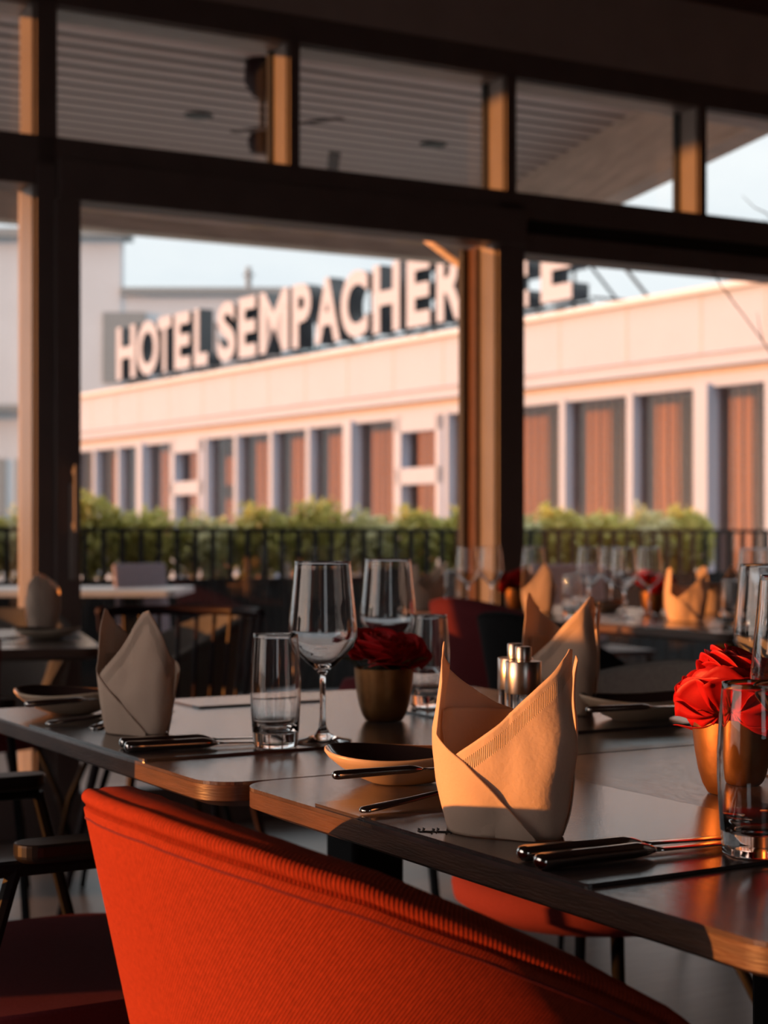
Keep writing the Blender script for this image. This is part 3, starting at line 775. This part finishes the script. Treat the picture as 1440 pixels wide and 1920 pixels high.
# ------------------------------------------------------------------ roses and pots
def rose(seed, R=0.034, openness=1.0):
    rnd = random.Random(seed); mb = MB()
    rings = [(3, 0.003, 0.02, 1.3, 0.85), (4, 0.006, 0.14, 1.1, 0.92), (5, 0.010, 0.30, 0.95, 0.98), (6, 0.014, 0.48, 0.80, 1.0), (7, 0.017, 0.72, 0.70, 0.98), (7, 0.018, 1.0, 0.66, 0.95)]
    for n, r0, tilt, spread, L0 in rings:
        for k in range(n):
            al = 2 * PI * (k + rnd.uniform(-.2, .2)) / n + tilt * 5
            L = R * L0 * rnd.uniform(0.92, 1.1); ti = tilt * openness * rnd.uniform(0.8, 1.15)
            sp = spread * rnd.uniform(0.95, 1.25); NS, NT = 12, 10
            base = len(mb.v); ph = rnd.uniform(0, 6); lip = rnd.uniform(0.5, 1.3)
            pr, pz = 0.25 * r0, -0.45 * R; path = []
            for j in range(NT + 1):
                q = j / NT
                th_ = ti + (1.15 - 0.3 * tilt) * (1 - q) ** 1.6 - 0.25 * q + lip * max(0, q - 0.72) * 3.0
                path.append((pr, pz)); pr += math.sin(th_) * (L * 1.45) / NT * (0.55 + r0 * 26); pz += math.cos(th_) * L * 1.30 / NT
            for j in range(NT + 1):
                q = j / NT; r_, z_ = path[j]
                wdt = sp * (0.45 + 0.55 * math.sin(min(q * 1.3, 1) * PI / 2))
                for i_ in range(NS + 1):
                    s_ = -1 + 2 * i_ / NS
                    drop = 0.34 * L * (abs(s_) ** 2.6) * q
                    wave = 0.05 * R * math.sin(s_ * 4 + ph) * q ** 3 + 0.07 * R * noise.noise(Vector((s_ * 1.4 + seed, q * 2, k + ph))) * q
                    rr_ = r_ + wave - 0.05 * R * s_ * s_ * q + 0.012 * R * k
                    a = al + s_ * wdt
                    mb.v.append((rr_ * math.cos(a), rr_ * math.sin(a), z_ - drop + wave * 0.5))
            for j in range(NT):
                for i_ in range(NS):
                    q = base + j * (NS + 1) + i_
                    mb.f.append((q, q + 1, q + NS + 2, q + NS + 1)); mb.mi.append(0)
    return mb
def potted(loc, rz, label, blooms, sc=1.0, seed=1):
    t = thing('flower_pot', label, 'flower pot', loc, rz)
    prof = [(0, 0), (0.022, 0), (0.026, 0.001), (0.031, 0.010), (0.0352, 0.024), (0.0385, 0.042), (0.0405, 0.060), (0.0412, 0.072), (0.0402, 0.0722), (0.0385, 0.066), (0.036, 0.045), (0.0, 0.040)]
    MB().lathe(prof, 48).build('pot', M['brass'], t, smooth=True, weld=True, angle=60)
    mo = MB(); mo.lathe([(0, 0.076), (0.015, 0.078), (0.030, 0.072), (0.0385, 0.062), (0.037, 0.05)], 30); ms = mo.build('moss', M['moss'], t, smooth=True)
    rnd = random.Random(seed)
    for (x, y, z, R, tx, ty, sd) in blooms:
        f = rose(sd, R).build('bloom', M['rose'], t, smooth=True, solid=0.0004)
        f.location = (x, y, z); f.rotation_euler = (tx, ty, sd)
    lf = MB()
    for k in range(13):
        a = 2 * PI * k / 13 + rnd.uniform(-.2, .2); L = rnd.uniform(0.020, 0.036); n = 9
        P0 = Vector((0.030 * math.cos(a), 0.030 * math.sin(a), 0.070)); d = Vector((math.cos(a + .3), math.sin(a + .3), 0.25))
        for j in range(n):
            c = P0 + d * L * j / n + Vector((0, 0, 0.010 * math.sin(j / n * 2.4)))
            w = 0.007 * math.sin((j + 1.5) / (n + 1) * PI) + 0.001
            side = Vector((-d.y, d.x, 0.3)).normalized()
            for sgn in (-1, 1):
                e = c + side * w * sgn + d * 0.004
                lf.add([c, c + d * 0.0028, e + d * 0.0018, e], [(0, 1, 2, 3)])
    lf.build('leaves', M['leaf'], t)
    return t
p = on(720, 1351, TZ)
potted((p.x, p.y, TZ + .0005), 0, 'brass pot with a dark red rose in the centre of the middle table',
       [(-0.006, -0.006, 0.104, 0.032, 0.35, -0.1, 1), (0.030, 0.008, 0.096, 0.022, 0.1, 0.65, 5), (0.012, 0.022, 0.096, 0.023, -0.4, 0.2, 9)], seed=2)
p = on(1377, 1488, TZ)
potA = potted((p.x, p.y, TZ + .0005), 0.4, 'brass pot with bright red blooms at the right edge on the nearest table',
       [(-0.026, -0.022, 0.092, 0.036, 0.55, -0.55, 3), (0.018, 0.012, 0.122, 0.030, 0.35, 0.1, 7), (0.028, -0.022, 0.090, 0.025, 0.5, 0.6, 12), (-0.006, 0.026, 0.100, 0.027, -0.5, -0.1, 15)], seed=6)
p = on(1224, 1150, TZ)
dup(potA, (p.x, p.y, TZ + .0005), 1.7, 'blurred brass pot of red flowers left of the right napkin on the window table')
p = on(966, 1142, TZ)
dup(potA, (p.x, p.y, TZ + .0005), 4.1, 'blurred brass pot of red flowers behind the left napkin on the window table')

# ------------------------------------------------------------------ bread plates
def make_plate(label, loc, rz, scale=(1, 1, 1)):
    t = thing('bread_plate', label, 'plate', loc, rz)
    n = 56
    def ring(f, z, wob=1.0):
        out = []
        for k in range(n):
            a = 2 * PI * k / n
            r = 0.078 * (1 + 0.07 * math.cos(2 * a + 0.4) * wob + 0.045 * math.cos(3 * a + 1) * wob) * f
            out.append((r * math.cos(a), r * 0.90 * math.sin(a), z + 0.003 * math.cos(2 * a + 0.6) * (f ** 3) * wob))
        return out
    def skin(rings):
        mb = MB(); vs = [p_ for r_ in rings for p_ in r_]; fs_ = []
        for i_ in range(len(rings) - 1):
            for k in range(n): fs_.append((i_*n+k, i_*n+(k+1)%n, (i_+1)*n+(k+1)%n, (i_+1)*n+k))
        mb.add(vs, fs_); return mb
    o_ = skin([ring(0.02, 0.0), ring(0.36, 0.0), ring(0.42, 0.001), ring(0.62, 0.0065), ring(0.82, 0.0140), ring(0.95, 0.0205), ring(1.0, 0.0245), ring(1.0, 0.0262), ring(0.985, 0.0268)])
    o_.build('underside', M['cream'], t, smooth=True)
    skin([ring(0.988, 0.0266), ring(0.975, 0.0258), ring(0.93, 0.0222), ring(0.80, 0.0160), ring(0.60, 0.0100), ring(0.38, 0.0070), ring(0.02, 0.0062)]).build('glazed_bowl', M['glaze'], t, smooth=True)
    return t
p = on(748, 1462, PMZ)
plA = make_plate('brown-glazed bread plate with cream underside left of the near napkin', (p.x + 0.004, p.y, TZ + .0008), 0.15)
plA.scale = (1, 1, 1.25)
p = on(1200, 1352, TZ); plB = dup(plA, (p.x, p.y, TZ + .0008), 0.5, 'bread plate with a knife right of the tall rear napkin', scale=(1.12, 1, 1.3))
p = on(148, 1338, TZ); plC = dup(plA, (p.x - 0.01, p.y, TZ + .0008), -0.1, 'orange-lit bread plate left of the shaded napkin')
p = on(100, 1192, TZ); plD = dup(plA, (p.x + 0.01, p.y - 0.14, TZ + .0008), 0.2, 'blurred bread plate below the napkin by the left post', scale=(1.0, 1, 1))
p = on(1140, 1146, TZ); dup(plA, (p.x, p.y, TZ + .0008), 1.2, 'blurred bread plate amid the glasses of the window table')
p = on(1395, 1172, TZ); dup(plA, (p.x, p.y, TZ + .0008), 2.2, 'blurred bread plate at the right end of the window table')

# ------------------------------------------------------------------ cutlery
def loft(sec, n=14):
    """sections (x, y, z, half width, half thick)"""
    mb = MB(); vs = []; fs_ = []
    for x, y, z, w, t in sec:
        for k in range(n):
            a = 2 * PI * k / n; vs.append((x, y + w * math.cos(a), z + t * math.sin(a)))
    for i_ in range(len(sec) - 1):
        for k in range(n): fs_.append((i_*n+k, i_*n+(k+1)%n, (i_+1)*n+(k+1)%n, (i_+1)*n+k))
    fs_.append(tuple(range(n))); fs_.append(tuple(range((len(sec)-1)*n, len(sec)*n)))
    return mb.add(vs, fs_)
def make_knife(label, loc, rz, cat='knife'):
    t = thing('table_knife', label, cat, loc, rz); t.scale = (1, 1.0, 1.15)
    loft([(0, 0, .0058, .003, .002), (.002, 0, .0058, .0072, .0048), (.006, 0, .0058, .0085, .0056), (.03, 0, .0058, .0078, .0054), (.07, 0, .0058, .0075, .0050), (.095, 0, .0058, .0080, .0052), (.103, 0, .0055, .0074, .0044), (.110, 0, .0050, .0050, .0028), (.113, 0, .0048, .004, .0020)]).build('handle', M['steel'], t, smooth=True)
    loft([(.111, 0, .0048, .0042, .0018), (.120, 0, .0045, .0075, .0013), (.150, -.001, .0042, .0088, .0010), (.190, -.001, .0035, .0090, .0008), (.208, 0.001, .003, .0066, .0006), (.217, .003, .0026, .002, .0004)]).build('blade', M['steel'], t, smooth=True)
    return t
def make_fork(label, loc, rz):
    t = thing('table_fork', label, 'fork', loc, rz)
    loft([(0, 0, .003, .004, .0015), (.004, 0, .004, .0085, .0028), (.02, 0, .005, .0085, .0030), (.06, 0, .007, .0058, .0026), (.10, 0, .010, .0036, .0022), (.125, 0, .009, .0042, .0016), (.140, 0, .006, .0100, .0012), (.152, 0, .0035, .0115, .0010)]).build('handle', M['steel'], t, smooth=True)
    tn = MB()
    for k in range(4):
        y = -0.0093 + k * 0.0062
        tn.tube([(.149, y, .0040), (.165, y, .0020), (.182, y, .0022), (.196, y, .0075)], [.0016, .0014, .0012, .0006], 6)
    tn.build('tines', M['steel'], t, smooth=True); return t
def between(a, b): return math.atan2(b.y - a.y, b.x - a.x)
a = on(972, 1607, PMZ + .004); b = on(1335, 1574, PMZ + .003)
kn = make_knife('rear of the two knives right of the near napkin', (a.x, a.y, PMZ), between(a, b))
a = on(1003, 1618, PMZ + .004); b = on(1345, 1579, PMZ + .003)
dup(kn, (a.x, a.y - 0.010, PMZ), between(a, b), 'front of the two knives right of the near napkin')
a = on(222, 1400, PMZ + .003); b = on(470, 1387, PMZ + .003)
dup(kn, (a.x, a.y + 0.008, PMZ), between(a, b), 'rear knife in front of the shaded napkin')
a = on(236, 1404, PMZ + .003); b = on(480, 1391, PMZ + .003)
dup(kn, (a.x, a.y - 0.010, PMZ), between(a, b), 'front knife in front of the shaded napkin')
a = on(679, 1521, PMZ + .003); b = on(850, 1495, PMZ + .003)
fk = make_fork('fork lying left of the near napkin, its handle below the plate', (a.x, a.y, PMZ), between(a, b))
a = on(88, 1362, PMZ); b = on(230, 1350, PMZ)
dup(fk, (a.x, a.y, PMZ), between(a, b), 'fork with dark handle left of the shaded napkin')
a = on(325, 1352, PMZ); b = on(388, 1326, PMZ)
fr = dup(fk, (a.x - 0.09, a.y - 0.10, TZ + .001), between(a, b), 'fork with its tines showing right of the shaded napkin')
# butter knives resting on plate rims
def rim_knife(pl_px, pz, label, la, lb):
    a = on(*la, pz); b = on(*lb, pz); k = dup(kn, (a.x, a.y, pz - 0.003), between(a, b), label, scale=(0.86, 0.8, 0.8)); return k
rim_knife(None, TZ + .028, 'butter knife laid across the plate left of the near napkin', (624, 1457), (835, 1440))
rim_knife(None, TZ + .028, 'butter knife laid on the orange-lit plate at the left', (48, 1323), (185, 1311))
rim_knife(None, TZ + .033, 'butter knife laid across the plate right of the tall rear napkin', (1100, 1333), (1290, 1323))
a = on(0, 1203, TZ); dup(fk, (a.x - .02, a.y - .02, TZ + .001), 0.9, 'blurred fork at the left edge beside the napkin by the post')
# embossed mark on the near placemat (two small wavy strokes)
mk = MB()
for k, (u, v) in enumerate(((0.012, -0.365), (0.022, -0.372))):
    pts = [tp(u + 0.004 * math.sin(j * 1.4), v + j * 0.0045, PMZ + 0.0003) for j in range(7)]
    mk.tube(pts, 0.0005, 6)
    mk.tube([q + Vector((0.004, 0.003, 0)) for q in pts], 0.0004, 6)
o = mk.build('embossed_mark', M['black'], near_mat); o.matrix_parent_inverse = (Matrix.Translation(near_mat.location) @ Matrix.Rotation(TROT, 4, 'Z')).inverted()

# ------------------------------------------------------------------ chairs
def sector(tab, a): return interp(tab, a)
ZTOP = [(0, .814), (10, .813), (20, .807), (30, .799), (45, .782), (60, .755), (75, .723), (88, .690), (98, .655), (108, .600)]
def make_shell(name, label, loc, rz, fab, seatfab, seatz=.44, sc=1.0):
    """local -x is the back of the chair, +x the open front"""
    t = thing(name, label, 'chair', loc, rz)
    mb = MB(); NA = 72; A = 108; prof_n = 0; rows = []
    for i_ in range(NA + 1):
        a = -A + 2 * A * i_ / NA; ar = math.radians(a); zt = interp(ZTOP, abs(a)); th = 0.042
        if abs(a) > 96: th *= 1 - 0.35 * (abs(a) - 96) / 12
        z0 = 0.40
        pr = []
        for j in range(13):
            z = z0 + (zt - 0.0150 - z0) * j / 12; pr.append((0.300 - 0.21 * (0.80 - z) * (1 if True else 0) - 0.5 * max(0, .47 - z), z))
        ro = 0.300 - 0.21 * (0.80 - (zt - .015))
        pr += [(ro - 0.0004, zt - 0.0142), (ro - 0.0022, zt - 0.0134), (ro - 0.0012, zt - 0.0125)]
        for j in range(9):
            q = math.radians(-65 + 150 * j / 8); pr.append((ro - 0.0055 + 0.0072 * math.cos(q), zt - 0.0062 + 0.0062 * math.sin(q)))
        pr += [(ro - 0.0075, zt - 0.0006), (ro - 0.009, zt - 0.0016), (ro - 0.011, zt - 0.0010), (ro - 0.016, zt + 0.0006), (ro - th + 0.008, zt + 0.001), (ro - th + 0.002, zt - 0.002), (ro - th - 0.002, zt - 0.008), (ro - th - .004, zt - 0.022)]
        for j in range(1, 9):
            z = zt - 0.022 + (z0 - zt + 0.022) * j / 8; pr.append((0.300 - 0.21 * (0.80 - z) - 0.5 * max(0, .47 - z) - th - .004, z))
        prof_n = len(pr); acc = 0
        for j, (r, z) in enumerate(pr):
            if j: acc += math.hypot(r - pr[j-1][0], z - pr[j-1][1])
            mb.uv[len(mb.v)] = (ar * 0.30 + (0.0 if j > 12 else z * 0.8), acc)
            mb.v.append((-r * math.cos(ar), r * math.sin(ar), z))
    for i_ in range(NA):
        for j in range(prof_n - 1):
            q = i_ * prof_n + j; mb.f.append((q, q + 1, q + prof_n + 1, q + prof_n)); mb.mi.append(0)
    mb.f.append(tuple(range(prof_n))); mb.f.append(tuple(range(NA * prof_n, (NA + 1) * prof_n))[::-1]); mb.mi += [0, 0]
    mb.build('shell', fab, t, smooth=True, angle=70)
    sm = MB(); pts = []
    for i_ in range(0, 61):
        a = -100 + 200 * i_ / 60; ar = math.radians(a); zt = interp(ZTOP, abs(a)); r = 0.300 - 0.21 * (0.80 - zt + .022) + 0.0001
        pts.append((-r * math.cos(ar), r * math.sin(ar), zt - 0.022))
    sm.tube(pts, 0.0009, 6); sm.build('seam', seatfab, t, smooth=True)
    st = MB(); st.lathe([(0, seatz - .05), (0.20, seatz - .045), (0.232, seatz - .02), (0.236, seatz + 0.005), (0.222, seatz + 0.026), (0.18, seatz + 0.034), (0, seatz + 0.036)], 40)
    so = st.build('seat', seatfab, t, smooth=True, weld=True); so.scale = (1.04, 1.0, 1); so.location = (0.03, 0, 0)
    for sx in (-1, 1):
        for sy in (-1, 1):
            MB().tube([(0.02 + 0.13 * sx, 0.14 * sy, seatz - .05), (0.02 + 0.20 * sx, 0.20 * sy, 0.2), (0.02 + 0.235 * sx, 0.23 * sy, 0.002)], [0.011, 0.010, 0.008], 10).build('leg', M['black'], t, smooth=True)
    return t
p = tp(0.0, -0.430, 0)
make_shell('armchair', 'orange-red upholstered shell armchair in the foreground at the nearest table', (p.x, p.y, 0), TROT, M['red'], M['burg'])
p = Vector((0.375, 2.80, 0))
g = make_shell('armchair', 'grey felt shell armchair with burgundy seat beyond the brown plate', (p.x, p.y, 0), TROT + PI + 0.25, M['grey'], M['burg']); g.scale = (1, 1, 0.955)
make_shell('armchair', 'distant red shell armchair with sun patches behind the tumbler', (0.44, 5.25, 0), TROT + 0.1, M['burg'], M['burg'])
dk = make_shell('armchair', 'black shell armchair behind the tall rear napkin at the window table', (0.49, 4.25, 0), TROT, M['dark'], M['dark']); dk.scale = (0.85, 0.82, 1)
dup(g, (-0.70, 5.02, 0), math.radians(200), 'grey shell armchair behind the shaded napkin, by the door')
dup(g, (-1.22, 4.98, 0), math.radians(-95), 'grey shell armchair right of the blurred napkin by the left post')
dup(g, (1.72, 4.85, 0), TROT + PI + 0.2, 'grey shell armchair on the far side of the window table at the right edge')

# frame armchair on the left with black arms
def make_frame_chair(label, loc, rz):
    t = thing('armchair', label, 'chair', loc, rz)
    s = slab(rrect(0.47, 0.46, 0.14, 8), 0.385, 0.462, 0.05, 0.03).build('seat', M['burg'], t, smooth=True, bevel=0.018, angle=50); s.location = (-0.22, -0.23, 0)
    MB().box((-0.20, -0.19, 0.37), (0.20, 0.19, 0.388)).build('seat_plate', M['black'], t, bevel=0.005)
    bk = MB(); pts = []
    nA = 20; m = []
    for i_ in range(nA + 1):
        a = math.radians(-55 + 110 * i_ / nA)
        for j, (dz, th) in enumerate(((.53, 0), (.80, 0), (.80, .03), (.53, .03))):
            r = 0.27 - th; m.append((-r * math.cos(a) + 0.0 - 0.03 * (dz - .53) / .27, r * math.sin(a), dz))
    f = []
    for i_ in range(nA):
        for j in range(4): f.append((i_*4+j, i_*4+(j+1)%4, (i_+1)*4+(j+1)%4, (i_+1)*4+j))
    f += [(0, 1, 2, 3), (nA*4+3, nA*4+2, nA*4+1, nA*4)]
    bk.add(m, f).build('backrest', M['burg'], t, bevel=0.01)
    for sy in (-1, 1):
        y = 0.262 * sy
        ap = slab(rrect(0.21, 0.052, 0.024, 6), 0.640, 0.662, 0.006, 0.006).build('armrest', M['blackwood'], t, bevel=0.003); ap.location = (-0.10, y - .026, 0)
        MB().tube([(-0.28, 0.20 * sy, 0.62), (-0.2, y, 0.634), (0.10, y, 0.634)], 0.009, 8).build('arm_tube', M['black'], t)
        MB().tube([(0.10, y, 0.634), (0.16, y, 0.40), (0.20, y * 1.0, 0.002)], 0.009, 8).build('leg', M['black'], t)
        MB().tube([(-0.10, y, 0.636), (-0.17, y, 0.40), (-0.25, y, 0.002)], 0.009, 8).build('leg', M['black'], t)
    return t
p = tp(-0.055, 0.50, 0)
fc = make_frame_chair('burgundy seated armchair with thin black arms at the left edge', (p.x, p.y, 0), TROT)
dup(fc, (-1.06, 3.40, 0), R2 + PI / 2 + 0.3, 'armchair with thin dark legs under the table by the left post')
# spindle chair near the door
def spindle_chair(loc, rz, label):
    t = thing('spindle_chair', label, 'chair', loc, rz)
    slab(rrect(0.44, 0.42, 0.08, 6), 0.43, 0.455, 0.02, 0.01).build('seat', M['plum'], t).location = (-0.22, -0.21, 0)
    pts = []
    top = []
    for k in range(13):
        a = math.radians(-80 + 160 * k / 12); top.append((0.23 * math.sin(a), 0.19 * math.cos(a) + 0.03, 0.80 + 0.0 * k))
    MB().tube(top, 0.013, 8).build('top_rail', M['plum'], t, smooth=True)
    for k in range(0, 13):
        x, y, z = top[k]; MB().tube([(x, y, z), (x * 0.84, y * 0.8, 0.45)], 0.006, 6).build('spindle', M['plum'], t)
    for sx in (-1, 1):
        for sy in (-1, 1): MB().tube([(0.15 * sx, 0.14 * sy, 0.435), (0.23 * sx, 0.22 * sy, 0.002)], [0.014, 0.009], 8).build('leg', M['plum'], t)
spindle_chair((-0.56, 4.35, 0), -0.2, 'dark spindle-back chair standing by the door behind the shaded napkin')

# pink seat glimpsed behind the rose pot
st = thing('upholstered_stool', 'dusty red round stool glimpsed beyond the middle table left of the rose pot', 'stool', (0.012, 3.60, 0))
MB().lathe([(0, .60), (0.09, .605), (0.112, .625), (0.116, .66), (0.10, .692), (0, .70)], 32).build('seat', M['burg'], st, smooth=True, weld=True)
for a in range(4):
    b_ = math.radians(45 + 90 * a); MB().tube([(0.09 * math.cos(b_), 0.09 * math.sin(b_), .61), (0.17 * math.cos(b_), 0.17 * math.sin(b_), 0.002)], 0.009, 8).build('leg', M['black'], st)

# branches in a vase at the right
bv = thing('branch_vase', 'thin bare branches rising at the right edge in front of the window', 'branches', (1.72, 5.35, TZ + .001))
MB().lathe([(0, 0), (0.03, 0), (0.045, 0.03), (0.04, 0.09), (0.018, 0.14), (0.022, 0.16), (0.017, 0.16), (0.014, 0.14), (0.0, 0.13)], 24).build('vase', M['dark'], bv, smooth=True)
rnd = random.Random(4); br = MB()
for k in range(3):
    pts = [Vector((0, 0, 0.10))]; d = Vector((rnd.uniform(-.25, .1), rnd.uniform(-.15, .15), 1)).normalized()
    for j in range(11):
        d = (d + Vector((rnd.uniform(-.22, .16), rnd.uniform(-.2, .2), rnd.uniform(-.1, .1)))).normalized(); pts.append(pts[-1] + d * 0.12)
        if j > 3:
            e = (d + Vector((rnd.uniform(-1, .6), rnd.uniform(-.6, .6), rnd.uniform(-.3, .3)))).normalized()
            br.tube([pts[-1], pts[-1] + e * 0.05, pts[-1] + e * 0.10 + Vector((0, 0, .02))], [.0022, .0016, .0008], 5)
    br.tube(pts, [0.004 - 0.0002 * j for j in range(len(pts))], 6)
br.build('branches', M['twig'], bv)

# sideboard added out of view to throw the low shadow across the middle table
sb = thing('shadow_block', 'plain dark box added by the left wall to shade the middle table', 'shadow_block')
sb.matrix_world = WM @ Matrix.Translation((TL + 0.22, -2.93, 0))
MB().box((0, 0, 0.08), (0.40, 0.31, 1.035)).build('body', M['blackwood'], sb, bevel=0.005)
MB().box((-0.01, -0.01, 1.035), (0.41, 0.32, 1.06)).build('block_top', M['blackwood'], sb, bevel=0.003)
for x in (0.02, 0.34):
    for y in (0.02, 0.25): MB().box((x, y, 0), (x + .04, y + .04, .08)).build('leg', M['black'], sb)
